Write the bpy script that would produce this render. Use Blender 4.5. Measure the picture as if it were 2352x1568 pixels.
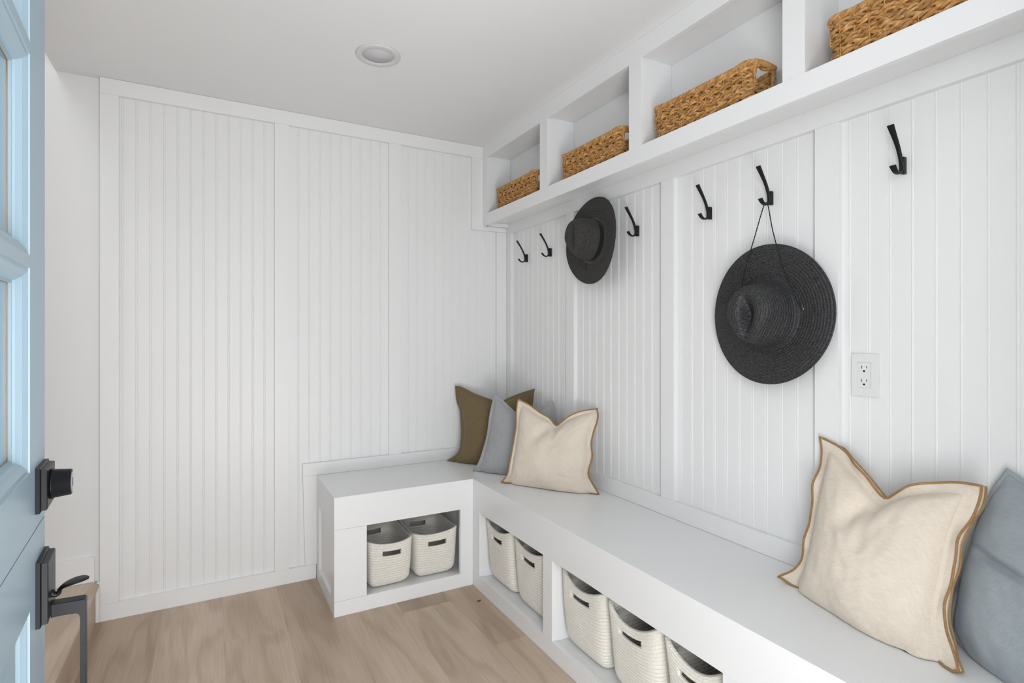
import bpy, bmesh, math, random
import numpy as np
from mathutils import Vector, Matrix, noise as mnoise

scene = bpy.context.scene
for o in list(bpy.data.objects):
    bpy.data.objects.remove(o, do_unlink=True)
COL = scene.collection

# ------------------------------------------------------------------ camera
F_PX, TH, VH = 1255.698, 0.50419, 770.798          # measured on a 2352 x 1568 frame
CAM = Vector((-1.53118, -2.84052, 1.2))
cd = bpy.data.cameras.new('camera')
cam = bpy.data.objects.new('camera', cd)
COL.objects.link(cam)
cam.location = CAM
cam.rotation_euler = (math.pi / 2, 0, -TH)
cd.sensor_width = 36
cd.lens = F_PX * 36 / 2352
cd.shift_y = (VH - 784) / 2352
cd.clip_start = 0.02
scene.camera = cam

# ------------------------------------------------------------------ light
scene.view_settings.view_transform = 'Standard'
scene.view_settings.look = 'None'
scene.view_settings.gamma = 1
scene.view_settings.use_curve_mapping = False
scene.view_settings.exposure = 0.02
world = bpy.data.worlds.new('overcast_sky')
scene.world = world
world.use_nodes = True
bg = world.node_tree.nodes['Background']
bg.inputs[0].default_value = (0.93, 0.97, 1.0, 1)
bg.inputs[1].default_value = 1.0


def area(name, loc, rot, sx, sy, power, color=(1, 1, 1)):
    l = bpy.data.lights.new(name, 'AREA')
    l.shape = 'RECTANGLE'
    l.size, l.size_y = sx, sy
    l.energy = power
    l.color = color
    o = bpy.data.objects.new(name, l)
    o.location = loc
    o.rotation_euler = rot
    COL.objects.link(o)
    return o


# daylight through the open front door, an added up-light just outside it, and a little from up the stairwell
area('doorway_daylight', (-1.42, -2.98, 1.10), (math.radians(90), 0, math.radians(-38)), 0.45, 1.8, 15.5, (0.965, 0.985, 1.0))
area('porch_daylight', (-1.22, -3.45, 1.20), (math.radians(90), 0, 0), 1.5, 2.2, 11, (0.965, 0.985, 1.0))
area('added_ceiling_fill', (-1.20, -3.32, 0.04), (math.radians(145), 0, 0), 0.95, 1.0, 52, (0.97, 0.985, 1.0))  # unseen fill aimed upwards, added to brighten the ceiling
area('stairwell_daylight', (-2.62, -1.3, 3.5), (0, 0, 0), 0.8, 2.2, 15, (0.99, 0.99, 1.0))

# ------------------------------------------------------------------ materials
def mat(name, color, rough=0.5, spec=0.5, metal=0.0):
    m = bpy.data.materials.new(name)
    m.use_nodes = True
    b = m.node_tree.nodes['Principled BSDF']
    b.inputs['Base Color'].default_value = (*color, 1)
    b.inputs['Roughness'].default_value = rough
    b.inputs['Specular IOR Level'].default_value = spec
    b.inputs['Metallic'].default_value = metal
    return m


def N(m, t, **kw):
    n = m.node_tree.nodes.new(t)
    for k, v in kw.items():
        setattr(n, k, v)
    return n


def L(m, a, b):
    m.node_tree.links.new(a, b)


def bsdf(m):
    return m.node_tree.nodes['Principled BSDF']


def coords(m, scale=(1, 1, 1), kind='Object'):
    tc = N(m, 'ShaderNodeTexCoord')
    mp = N(m, 'ShaderNodeMapping')
    mp.inputs['Scale'].default_value = scale
    L(m, tc.outputs[kind], mp.inputs['Vector'])
    return mp.outputs['Vector']


def noise(m, vec, scale, detail=4, rough=0.5, dist=0.0):
    n = N(m, 'ShaderNodeTexNoise')
    n.inputs['Scale'].default_value = scale
    n.inputs['Detail'].default_value = detail
    n.inputs['Roughness'].default_value = rough
    n.inputs['Distortion'].default_value = dist
    L(m, vec, n.inputs['Vector'])
    return n.outputs['Fac']


def ramp(m, fac, stops):
    r = N(m, 'ShaderNodeValToRGB')
    el = r.color_ramp.elements
    while len(el) < len(stops):
        el.new(0.5)
    for e, (p, c) in zip(el, stops):
        e.position = p
        e.color = (*c, 1)
    L(m, fac, r.inputs['Fac'])
    return r.outputs['Color']


def bump(m, fac, strength, dist):
    b = N(m, 'ShaderNodeBump')
    b.inputs['Strength'].default_value = strength
    b.inputs['Distance'].default_value = dist
    L(m, fac, b.inputs['Height'])
    prev = bsdf(m).inputs['Normal']
    if prev.links:
        L(m, prev.links[0].from_socket, b.inputs['Normal'])
    L(m, b.outputs['Normal'], prev)


def mixc(m, fac, a, b, mode='MIX'):
    x = N(m, 'ShaderNodeMix', data_type='RGBA', blend_type=mode)
    for s, v in ((x.inputs['Factor'], fac), (x.inputs[6], a), (x.inputs[7], b)):
        if isinstance(v, (int, float)):
            s.default_value = v
        elif isinstance(v, tuple):
            s.default_value = (*v, 1)
        else:
            L(m, v, s)
    return x.outputs[2]


def paint(name, color, rough, bumpy=0.0):
    m = mat(name, color, rough, 0.4)
    v = coords(m)
    c = ramp(m, noise(m, v, 3.0, 3), [(0.3, tuple(x * 0.985 for x in color)), (0.7, color)])
    L(m, c, bsdf(m).inputs['Base Color'])
    if bumpy:
        bump(m, noise(m, v, 260, 2), bumpy, 0.0006)
    return m


M = {}
M['wall'] = paint('white_wall_paint', (0.80, 0.80, 0.80), 0.6, 0.12)
M['trim'] = paint('white_satin_trim_paint', (0.83, 0.83, 0.83), 0.38, 0.04)
M['bench'] = paint('white_bench_enamel', (0.84, 0.845, 0.85), 0.30, 0.03)
M['ceiling'] = paint('ceiling_paint', (0.83, 0.83, 0.83), 0.75, 0.12)
M['door'] = paint('pale_blue_door_paint', (0.305, 0.415, 0.49), 0.33, 0.06)
M['black'] = mat('matte_black_metal', (0.008, 0.008, 0.009), 0.42, 0.3)
M['black_satin'] = mat('satin_black_metal', (0.007, 0.0075, 0.0095), 0.34, 0.16)
bump(M['black_satin'], noise(M['black_satin'], coords(M['black_satin']), 400, 2), 0.08, 0.0004)
bump(M['black'], noise(M['black'], coords(M['black']), 500, 2), 0.08, 0.0004)
M['steel'] = mat('brushed_steel', (0.55, 0.56, 0.57), 0.35, 0.5, 1.0)
M['brass'] = mat('brass_ring', (0.75, 0.55, 0.30), 0.3, 0.5, 1.0)
M['plastic'] = mat('white_plastic', (0.76, 0.76, 0.757), 0.35, 0.45)
M['dark_slot'] = mat('dark_slot', (0.015, 0.014, 0.013), 0.7, 0.2)
M['fixture'] = mat('fixture_enamel', (0.66, 0.66, 0.66), 0.6, 0.3)
M['lens'] = mat('frosted_lens', (0.60, 0.60, 0.62), 0.55, 0.4)
M['raw_wood'] = mat('raw_pine_bead', (0.42, 0.27, 0.15), 0.6, 0.3)
M['leaf'] = mat('dry_leaf', (0.045, 0.025, 0.012), 0.7, 0.2)

g = bpy.data.materials.new('clear_glass')
g.use_nodes = True
b = g.node_tree.nodes['Principled BSDF']
b.inputs['Base Color'].default_value = (0.97, 0.985, 0.98, 1)
b.inputs['Roughness'].default_value = 0.0
b.inputs['Transmission Weight'].default_value = 1.0
b.inputs['IOR'].default_value = 1.5
M['glass'] = g


def fabric(name, color, weave=1.0, fleck=0.12, sheen=0.2):
    m = mat(name, color, 0.9, 0.15)
    bsdf(m).inputs['Sheen Weight'].default_value = sheen
    a = noise(m, coords(m, (900, 60, 60)), 1.0, 2)
    c = noise(m, coords(m, (60, 60, 900)), 1.0, 2)
    ad = N(m, 'ShaderNodeMath', operation='ADD')
    L(m, a, ad.inputs[0]); L(m, c, ad.inputs[1])
    hf = N(m, 'ShaderNodeMath', operation='MULTIPLY')
    hf.inputs[1].default_value = 0.5
    L(m, ad.outputs[0], hf.inputs[0])
    lo, hi = 1 - fleck, 1 + fleck * 0.7
    col = ramp(m, hf.outputs[0], [(0.32, tuple(x * lo for x in color)), (0.68, tuple(min(1, x * hi) for x in color))])
    big = ramp(m, noise(m, coords(m), 7, 3), [(0.3, (0.94, 0.94, 0.94)), (0.7, (1, 1, 1))])
    L(m, mixc(m, 1.0, col, big, 'MULTIPLY'), bsdf(m).inputs['Base Color'])
    bump(m, hf.outputs[0], 0.35 * weave, 0.0012)
    bump(m, noise(m, coords(m), 45, 4), 0.10, 0.002)
    return m


M['cream'] = fabric('cream_cotton_linen', (0.76, 0.67, 0.565), 1.0, 0.10)
M['tan'] = fabric('tan_overlock_thread', (0.36, 0.21, 0.085), 1.0, 0.25)
M['grey'] = fabric('pale_grey_linen', (0.375, 0.38, 0.39), 1.0, 0.10)
M['slate'] = fabric('blue_grey_linen', (0.335, 0.37, 0.395), 1.0, 0.10)
M['olive'] = fabric('olive_brown_linen', (0.185, 0.135, 0.072), 1.0, 0.22)
M['rope'] = fabric('natural_cotton_rope', (0.84, 0.805, 0.735), 1.2, 0.10)
zz = N(M['rope'], 'ShaderNodeTexVoronoi')
zz.inputs['Scale'].default_value = 1.0
L(M['rope'], coords(M['rope'], (150, 150, 260)), zz.inputs['Vector'])
bump(M['rope'], zz.outputs['Distance'], 0.55, 0.0022)
M['cord'] = fabric('black_braided_cord', (0.012, 0.012, 0.012), 1.0, 0.3)

m = fabric('charcoal_wool_felt', (0.042, 0.041, 0.039), 0.2, 0.3, 0.05)
sp = ramp(m, noise(m, coords(m), 420, 3, 0.7), [(0.4, (0.024, 0.0235, 0.0225)), (0.62, (0.078, 0.075, 0.069))])
L(m, sp, bsdf(m).inputs['Base Color'])
M['felt'] = m
m = mat('black_paper_straw', (0.03, 0.03, 0.031), 0.5, 0.3)
sp = ramp(m, noise(m, coords(m), 330, 3, 0.65), [(0.38, (0.008, 0.008, 0.0085)), (0.66, (0.074, 0.074, 0.077))])
L(m, sp, bsdf(m).inputs['Base Color'])
bump(m, noise(m, coords(m), 420, 2), 0.5, 0.001)
M['straw'] = m

m = mat('dried_seagrass', (0.4, 0.2, 0.07), 0.55, 0.35)
s1 = ramp(m, noise(m, coords(m), 55, 5, 0.65),
          [(0.25, (0.26, 0.115, 0.030)), (0.43, (0.48, 0.245, 0.078)), (0.58, (0.60, 0.34, 0.13)), (0.76, (0.74, 0.52, 0.27))])
at = N(m, 'ShaderNodeAttribute', attribute_name='strand')
s2 = ramp(m, at.outputs['Fac'], [(0.0, (0.62, 0.58, 0.52)), (0.5, (0.95, 0.95, 0.95)), (1.0, (1.15, 1.12, 1.05))])
L(m, mixc(m, 1.0, s1, s2, 'MULTIPLY'), bsdf(m).inputs['Base Color'])
bump(m, noise(m, coords(m, (1, 1, 1)), 260, 3), 0.5, 0.001)
M['wicker'] = m


def wood(name, along='y'):
    m = mat(name, (0.4, 0.3, 0.22), 0.48, 0.35)
    tc = N(m, 'ShaderNodeTexCoord')
    tone = N(m, 'ShaderNodeAttribute', attribute_name='tone')
    off = N(m, 'ShaderNodeAttribute', attribute_name='shift')
    sc = N(m, 'ShaderNodeVectorMath', operation='SCALE')
    comb = N(m, 'ShaderNodeCombineXYZ')
    L(m, off.outputs['Fac'], comb.inputs[0]); L(m, off.outputs['Fac'], comb.inputs[1])
    L(m, off.outputs['Fac'], comb.inputs[2])
    sc.inputs['Scale'].default_value = 17.0
    L(m, comb.outputs[0], sc.inputs[0])
    add = N(m, 'ShaderNodeVectorMath', operation='ADD')
    L(m, tc.outputs['Object'], add.inputs[0]); L(m, sc.outputs[0], add.inputs[1])

    def mp(scale):
        k = N(m, 'ShaderNodeMapping')
        k.inputs['Scale'].default_value = scale
        L(m, add.outputs[0], k.inputs['Vector'])
        return k.outputs['Vector']
    # cathedral figure: rings of a stretched noise field
    field = noise(m, mp((4.2, 0.75, 1)), 1.0, 2, 0.45, 0.35)
    mul = N(m, 'ShaderNodeMath', operation='MULTIPLY'); mul.inputs[1].default_value = 46
    L(m, field, mul.inputs[0])
    sn = N(m, 'ShaderNodeMath', operation='SINE'); L(m, mul.outputs[0], sn.inputs[0])
    ring = N(m, 'ShaderNodeMapRange'); ring.inputs[1].default_value = -1; ring.inputs[2].default_value = 1
    L(m, sn.outputs[0], ring.inputs[0])
    fine = noise(m, mp((170, 5, 1)), 1.0, 3, 0.6)
    blot = noise(m, mp((3.5, 1.3, 1)), 1.0, 3, 0.55)
    c0 = ramp(m, tone.outputs['Fac'], [(0.0, (0.47, 0.365, 0.287)), (0.5, (0.585, 0.46, 0.358)), (1.0, (0.62, 0.51, 0.42))])
    c1 = mixc(m, 1.0, c0, ramp(m, blot, [(0.3, (0.83, 0.815, 0.78)), (0.7, (1.06, 1.06, 1.06))]), 'MULTIPLY')
    c2 = mixc(m, 0.8, c1, ramp(m, ring.outputs[0], [(0.0, (0.84, 0.82, 0.785)), (0.4, (0.99, 0.99, 0.99)), (1.0, (1.02, 1.02, 1.02))]), 'MULTIPLY')
    c3 = mixc(m, 0.9, c2, ramp(m, fine, [(0.3, (0.88, 0.87, 0.85)), (0.6, (1.03, 1.03, 1.03))]), 'MULTIPLY')
    L(m, c3, bsdf(m).inputs['Base Color'])
    bump(m, fine, 0.12, 0.0006)
    return m


M['oak'] = wood('greige_oak_planks')

# ------------------------------------------------------------------ mesh helpers
def obj(name, bm, m=None, parent=None, smooth=False):
    me = bpy.data.meshes.new(name)
    bmesh.ops.recalc_face_normals(bm, faces=bm.faces[:])
    bm.to_mesh(me)
    bm.free()
    if smooth:
        for p in me.polygons:
            p.use_smooth = True
    o = bpy.data.objects.new(name, me)
    if m:
        me.materials.append(m)
    COL.objects.link(o)
    if parent:
        o.parent = parent
    return o


def rel(o, root):
    """mesh was built in world coordinates: shift the data so that it sits right under its root"""
    mt = root.matrix_basis.inverted()
    o.data.transform(mt)
    return o


def box(bm, x0, x1, y0, y1, z0, z1, bev=0.0):
    vs = [bm.verts.new((x, y, z)) for x in (min(x0, x1), max(x0, x1)) for y in (min(y0, y1), max(y0, y1)) for z in (min(z0, z1), max(z0, z1))]
    fs = [bm.faces.new([vs[i] for i in q]) for q in ((0, 1, 3, 2), (4, 6, 7, 5), (0, 4, 5, 1), (2, 3, 7, 6), (0, 2, 6, 4), (1, 5, 7, 3))]
    if bev:
        es = list({e for f in fs for e in f.edges})
        bmesh.ops.bevel(bm, geom=es, offset=bev, segments=2, profile=0.6, affect='EDGES')


def B(*a, **k):
    bm = bmesh.new()
    box(bm, *a, **k)
    return bm


def thing(name, label, cat, loc=(0, 0, 0), group=None):
    o = bpy.data.objects.new(name, None)
    o.empty_display_size = 0.05
    o.location = loc
    COL.objects.link(o)
    return tag(o, label, cat, group)


def tag(o, label, cat, group=None):
    o['label'] = label
    o['category'] = cat
    if group:
        o['group'] = group
    return o


def struct(name, bm, m, smooth=False):
    o = obj(name, bm, m, None, smooth)
    o['kind'] = 'structure'
    return o


def grid_faces(bm, rows, close=False, skip=None):
    """rows: list of lists of BMVerts; quads between them"""
    out = []
    for i in range(len(rows) - 1):
        n = len(rows[i])
        for j in range(n if close else n - 1):
            if skip and skip(i, j):
                continue
            a, b_, c, d = rows[i][j], rows[i][(j + 1) % n], rows[i + 1][(j + 1) % n], rows[i + 1][j]
            try:
                out.append(bm.faces.new((a, b_, c, d)))
            except ValueError:
                pass
    return out


def tube(bm, pts, r, sides=6, closed=False, layer=None, val=0.0, flat=None):
    """sweep a round (or flattened) section along pts"""
    P = [Vector(p) for p in pts]
    n = len(P)
    rows = []
    up = Vector((0, 0, 1))
    prev = None
    for i in range(n):
        t = (P[(i + 1) % n] - P[i - 1]) if closed else (P[min(i + 1, n - 1)] - P[max(i - 1, 0)])
        t.normalize()
        if prev is None:
            a = up.cross(t)
            if a.length < 1e-3:
                a = Vector((1, 0, 0)).cross(t)
        else:
            a = prev - t * prev.dot(t)
        a.normalize()
        prev = a
        b_ = t.cross(a)
        rr = r(i / (n - 1)) if callable(r) else r
        row = []
        for k in range(sides):
            an = 2 * math.pi * k / sides
            row.append(bm.verts.new(P[i] + a * (rr * math.cos(an)) + b_ * (rr * math.sin(an))))
        if layer is not None:
            for v in row:
                v[layer] = val
        rows.append(row)
    if closed:
        rows.append(rows[0])
    fs = grid_faces(bm, rows, close=True)
    if not closed:
        for row in (rows[0], rows[-1]):
            bm.faces.new(row)
    return fs


def spline(pts, n):
    """catmull-rom through pts resampled to n points by arc length"""
    P = np.array(pts, float)
    if len(P) == 2:
        t = np.linspace(0, 1, n)[:, None]
        return P[0] * (1 - t) + P[1] * t
    Q = np.vstack([2 * P[0] - P[1], P, 2 * P[-1] - P[-2]])
    out = []
    for i in range(1, len(Q) - 2):
        p0, p1, p2, p3 = Q[i - 1:i + 3]
        for t in np.linspace(0, 1, 24, endpoint=False):
            out.append(0.5 * (2 * p1 + (p2 - p0) * t + (2 * p0 - 5 * p1 + 4 * p2 - p3) * t * t + (3 * p1 - p0 - 3 * p2 + p3) * t ** 3))
    out.append(P[-1])
    out = np.array(out)
    d = np.r_[0, np.cumsum(np.linalg.norm(np.diff(out, axis=0), axis=1))]
    s = np.linspace(0, d[-1], n)
    return np.stack([np.interp(s, d, out[:, k]) for k in range(out.shape[1])], 1)


# ------------------------------------------------------------------ the room
H = 2.287
YF = -2.78            # inner face of the entrance wall
XL = -3.1             # wall beyond the stairs

# floor planks, running towards the panelled wall
rnd = random.Random(5)
fm = bmesh.new()
tl = fm.faces.layers.float.new('tone')
sl = fm.faces.layers.float.new('shift')
PW = 0.2285
forced = {4: [-0.54], 5: [-0.953], 0: [-1.75], 1: [-0.42, -1.9], 2: [-2.1], 3: [-1.65]}
ftone = {(0, 0): .18, (0, 1): .3, (1, 0): .85, (1, 1): .6, (2, 0): .42, (2, 1): .5, (3, 0): .12, (3, 1): .25, (4, 0): .05, (4, 1): .75, (5, 0): .30, (5, 1): .62, (6, 0): .5}
ftone = {(-1, 0): .15, (0, 0): .80, (0, 1): .55, (1, 0): .55, (1, 1): .62, (2, 0): .18, (2, 1): .3, (3, 0): .70, (3, 1): .6, (4, 0): .05, (4, 1): .72, (5, 0): .25, (5, 1): .66}
for k in range(-2, 9):
    xa, xb = -1.714 + PW * k, -1.714 + PW * (k + 1)
    cuts = forced.get(k, [-0.9 - 0.5 * rnd.random()])
    ys = [0.05] + cuts + [cuts[-1] - 1.22, -4.2]
    for i in range(len(ys) - 1):
        vs = [fm.verts.new(p) for p in ((xa, ys[i + 1], 0), (xb, ys[i + 1], 0), (xb, ys[i], 0), (xa, ys[i], 0))]
        f = fm.faces.new(vs)
        f[tl] = ftone.get((k, i), 0.3 + 0.4 * rnd.random())
        f[sl] = rnd.random()
floor = struct('floor', fm, M['oak'])

struct('ceiling', B(-2.087, 0.14, YF - 0.2, 0.14, H, H + 0.16), M['ceiling'])
struct('ceiling_upper', B(XL - 0.1, -2.0, YF - 0.2, 0.14, 3.7, 3.8), M['ceiling'])
struct('wall_upper', B(-2.087, -1.98, YF, 0.03, H + 0.16, 3.7), M['wall'])
struct('wall_left', B(XL - 0.12, XL, YF - 0.2, 0.14, -0.1, 3.7), M['wall'])
struct('wall_back', B(XL, 0.14, 0.03, 0.15, -0.1, 3.7), M['wall'])
struct('wall_right', B(0.03, 0.14, YF - 0.2, 0.03, -0.1, H), M['wall'])
bm = bmesh.new()
box(bm, XL, -1.735, YF - 0.14, YF, -0.1, 3.7)
box(bm, -0.77, 0.03, YF - 0.14, YF, -0.1, 3.7)
box(bm, -1.735, -0.77, YF - 0.14, YF, 2.10, 3.7)
struct('wall_front', bm, M['wall'])


def beadboard(axis, a0, a1, z0, z1, phase, pitch, base):
    """one sheet: flat boards with a thin double groove and bead every pitch; base = depth of the face behind the stiles"""
    prof = [(a0, base)]
    k0 = math.floor((a0 - phase) / pitch)
    p = phase + pitch * k0
    while p < a1 + pitch:
        for da, dd in ((-0.0046, 0), (-0.0036, 0.0014), (-0.0026, 0.0002), (-0.0012, -0.0005), (0.0012, -0.0005), (0.0026, 0.0002), (0.0036, 0.0014), (0.0046, 0)):
            a = p + da
            if a0 + 1e-4 < a < a1 - 1e-4:
                prof.append((a, base + dd))
        p += pitch
    prof.append((a1, base))
    bm = bmesh.new()
    bk = 0.0295
    full = prof + [(a1, bk), (a0, bk)]
    P = (lambda a, d, z: (a, d, z)) if axis == 'x' else (lambda a, d, z: (d, a, z))
    lo = [bm.verts.new(P(a, d, z0)) for a, d in full]
    hi = [bm.verts.new(P(a, d, z1)) for a, d in full]
    n = len(full)
    for i in range(n):
        bm.faces.new((lo[i], lo[(i + 1) % n], hi[(i + 1) % n], hi[i]))
    bm.faces.new(lo)
    bm.faces.new(hi)
    return bm


REC = 0.019
nt = [0]


def trim(*a, bev=0.0008, m='trim'):
    nt[0] += 1
    return struct('trim_%d' % nt[0], B(*a, bev=bev), M[m])


struct('wall_back_beadboard', beadboard('x', -1.9, -0.04, 0.03, 2.26, -1.8110, 0.05063, REC), M['trim'])
struct('wall_right_beadboard', beadboard('y', YF, -0.02, 0.53, 1.84, -1.3490, 0.05145, REC), M['trim'])
YB = 0.0295
# back wall frame boards
trim(-1.937, -0.1545, 0, YB, 2.2195, H - 0.001)            # head rail
trim(-1.937, -1.072, 0, YB, 0.0, 0.0695)                   # base rail
trim(-1.937, -1.8715, 0, YB, 0.0698, 2.2192)               # stiles
trim(-1.2614, -1.1972, 0, YB, 0.0698, 2.2192)
trim(-0.7043, -0.6381, 0, YB, 0.5703, 2.2192)
trim(-0.2248, -0.1545, 0, YB, 1.8065, 2.2192)
trim(-0.1540, 0.0, 0, YB, 1.8065, 1.8325)
trim(-0.0656, 0.0, 0, YB, 0.5703, 1.8055)
trim(-1.1336, 0.0, 0, YB, 0.5094, 0.570)                    # upstand over the bench
bm = bmesh.new()                                            # the slightly out-of-plumb board beside the bench
pts = [(-1.1225, 0.0705), (-1.068, 0.0705), (-1.068, 0.509), (-1.1336, 0.509)]
fr = [bm.verts.new((x, 0, z)) for x, z in pts]
bk = [bm.verts.new((x, YB, z)) for x, z in pts]
bm.faces.new(fr); bm.faces.new(bk)
for i in range(4):
    bm.faces.new((fr[i], fr[(i + 1) % 4], bk[(i + 1) % 4], bk[i]))
nt[0] += 1
struct('trim_%d' % nt[0], bm, M['trim'])
# right wall frame boards
trim(0, YB, YF, -0.001, 1.7972, 1.8570)
trim(0, YB, YF, -0.001, 0.5094, 0.5755)
for y0, y1 in ((-0.0497, -0.001), (-0.6811, -0.6149), (-1.3290, -1.2618), (-1.9460, -1.8782), (-2.58, -2.512)):
    trim(0, YB, y0, y1, 0.5758, 1.7969)
# small cleat under the cubbies in the corner
trim(-0.125, 0.0, -0.019, -0.0005, 1.8330, 1.8545)
# filler beside the stair, stair baseboard
trim(-1.9515, -1.9375, 0.0, 0.0295, 0.0, 0.1650)
o = struct('baseboard_stair', B(XL, -1.958, 0.018, 0.0305, 0.1655, 0.272, bev=0.001), M['trim'])

# stair landing on the left (wood tread with rounded nosing over a riser)
ld = thing('stair_step', 'low oak step with rounded nosing rising to the left of the panelled wall', 'step', (-2.5, -1.4, 0))
bm = bmesh.new()
tl = bm.faces.layers.float.new('tone'); sl = bm.faces.layers.float.new('shift')
prof = [(XL + 0.001, 0.143), (-1.9480, 0.143)]
for k in range(7):
    an = -math.pi / 2 + math.pi * k / 6
    prof.append((-1.9490 + 0.0105 * math.cos(an), 0.154 + 0.011 * math.sin(an)))
prof.append((XL + 0.001, 0.165))
lo = [bm.verts.new((x, YF + 0.001, z)) for x, z in prof]
hi = [bm.verts.new((x, 0.0175, z)) for x, z in prof]
for i in range(len(prof)):
    bm.faces.new((lo[i], lo[(i + 1) % len(prof)], hi[(i + 1) % len(prof)], hi[i]))
bm.faces.new(lo); bm.faces.new(hi)
for f in bm.faces:
    f[tl] = 0.75; f[sl] = 0.37
rel(obj('tread', bm, M['oak'], ld), ld)
bm = bmesh.new()
tl = bm.faces.layers.float.new('tone'); sl = bm.faces.layers.float.new('shift')
box(bm, -1.975, -1.9520, YF + 0.001, -0.001, 0.0, 0.143)
for f in bm.faces:
    f[tl] = 0.7; f[sl] = 0.81
rel(obj('riser', bm, M['oak'], ld), ld)

# ------------------------------------------------------------------ benches
DB, DR, ZB = 0.4383, 0.4217, 0.5092
XB = -1.0697
TF = 0.019
bb = thing('storage_bench', 'short white bench against the far panelled wall with two rope bins under it', 'bench', (-0.75, -0.22, 0))


def bpart(root, name, *a, bev=0.0006, m='bench'):
    return rel(obj(name, B(*a, bev=bev), M[m], root), root)


bpart(bb, 'seat_top', XB, -DR, -DB + TF, -0.0005, ZB - 0.02, ZB, bev=0)
bpart(bb, 'apron', XB, -DR, -DB, -DB + TF, 0.3712, ZB, bev=0)
bpart(bb, 'front_panel', XB, -0.9316, -DB, -DB + TF, 0.0650, 0.3704)
bpart(bb, 'corner_stile', -0.4868, -DR, -DB, -DB + TF, 0.0645, 0.3712, bev=0)
bpart(bb, 'base_rail', XB, -DR, -DB, -DB + TF, 0.0, 0.0642)
bpart(bb, 'shelf', XB + 0.02, -0.4215, -DB + TF, -0.0005, 0.045, 0.0600, bev=0)
bpart(bb, 'inner_side', -0.4410, -0.4225, -DB + TF, -0.0005, 0.0605, ZB - 0.0205, bev=0)
# end panel: frame with a recessed field
bpart(bb, 'end_rail', XB, XB + TF, -DB + TF, -0.0005, 0.3712, ZB - 0.0205)
bpart(bb, 'end_rail', XB, XB + TF, -DB + TF, -0.0005, 0.0, 0.0642)
bpart(bb, 'end_stile', XB, XB + TF, -DB + TF, -0.365, 0.0645, 0.3709)
bpart(bb, 'end_stile', XB, XB + TF, -0.0660, -0.0005, 0.0645, 0.3709)
bpart(bb, 'end_field', XB + 0.0125, XB + TF, -0.3645, -0.0665, 0.0645, 0.3709, bev=0)

YE = YF + 0.002
rb = thing('storage_bench', 'long white bench along the right wall under the hooks, rope bins in its openings', 'bench', (-0.21, -1.4, 0))
bpart(rb, 'seat_top', -DR + TF, -0.0005, YE, -0.0005, ZB - 0.02, ZB, bev=0)
bpart(rb, 'apron', -DR, -DR + TF, YE, -DB, 0.3662, ZB, bev=0)
bpart(rb, 'seat_corner', -DR, -DR + TF, -DB, -0.0005, ZB - 0.02, ZB, bev=0)
bpart(rb, 'base_rail', -DR, -DR + TF, YE, -DB - 0.0005, 0.0, 0.0655)
for y0, y1 in ((-0.5113, -DB - 0.0005), (-1.1365, -1.0735), (-1.9745, -1.9085), (YE, -2.70)):
    bpart(rb, 'front_stile', -DR, -DR + TF, y0, y1, 0.0660, 0.3658, bev=0.0004)
for y0, y1 in ((-0.5113, -0.4950), (-1.1365, -1.1200), (-1.0900, -1.0735), (-1.9745, -1.9580), (-1.9250, -1.9085)):
    bpart(rb, 'divider', -DR + TF, -0.0005, y0, y1, 0.0605, ZB - 0.0205, bev=0)
bpart(rb, 'shelf', -DR + TF, -0.0005, YE, -0.4225 - 0.02, 0.045, 0.0600, bev=0)

# ------------------------------------------------------------------ cubby shelf
XS = 0.1545
cs = thing('cubby_shelf', 'white cubby shelf under the ceiling along the right wall, holding wicker baskets', 'shelf', (-0.08, -1.4, 1.84))
OP = [(-0.620, -0.0500), (-1.2545, -0.6861), (-1.8840, -1.3205), (-2.515, -1.9490)]
ZO0, ZO1 = 1.8960, 2.2150
bpart(cs, 'top_rail', -XS, -XS + TF, YE, -0.0005, ZO1, H - 0.0005, bev=0)
bpart(cs, 'bottom_rail', -XS, -XS + TF, YE, -0.0005, 1.8325, ZO0, bev=0.0006)
edges = [-0.0005] + [v for a, b_ in OP for v in (b_, a)] + [YE]
for i in range(0, len(edges), 2):
    bpart(cs, 'face_stile', -XS, -XS + TF, edges[i + 1], edges[i], ZO0, ZO1, bev=0)
bpart(cs, 'bottom_board', -XS + TF, -0.0005, YE, -0.0005, 1.8555, 1.8860, bev=0)
bpart(cs, 'top_board', -XS + TF, -0.0005, YE, -0.0005, 2.2225, 2.2400, bev=0)
for i in range(0, len(edges), 2):
    y1, y0 = edges[i], edges[i + 1]
    if i == 0:
        bpart(cs, 'divider', -XS + TF, -0.0005, y0 + 0.003, y1, 1.8862, 2.2223, bev=0)
    else:
        bpart(cs, 'divider', -XS + TF, -0.0005, y0 + 0.003, y1 - 0.003, 1.8862, 2.2223, bev=0)
bpart(cs, 'back_board', 0.0, 0.0290, YE, -0.0005, 1.8575, H - 0.0005, bev=0)

# ------------------------------------------------------------------ ceiling light
cl = thing('recessed_light', 'round white recessed ceiling light, switched off', 'light', (-0.9615, -0.7334, H))


def lathe(prof, n=64, axis='z'):
    bm = bmesh.new()
    rows = []
    for r, h in prof:
        if r < 1e-6:
            rows.append([bm.verts.new((0, 0, h))] * n)
        else:
            rows.append([bm.verts.new((r * math.cos(2 * math.pi * k / n), r * math.sin(2 * math.pi * k / n), h)) for k in range(n)])
    for i in range(len(rows) - 1):
        for k in range(n):
            q = [rows[i][k], rows[i][(k + 1) % n], rows[i + 1][(k + 1) % n], rows[i + 1][k]]
            u = []
            for v in q:
                if v not in u:
                    u.append(v)
            if len(u) > 2:
                try:
                    bm.faces.new(u)
                except ValueError:
                    pass
    return bm


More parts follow.
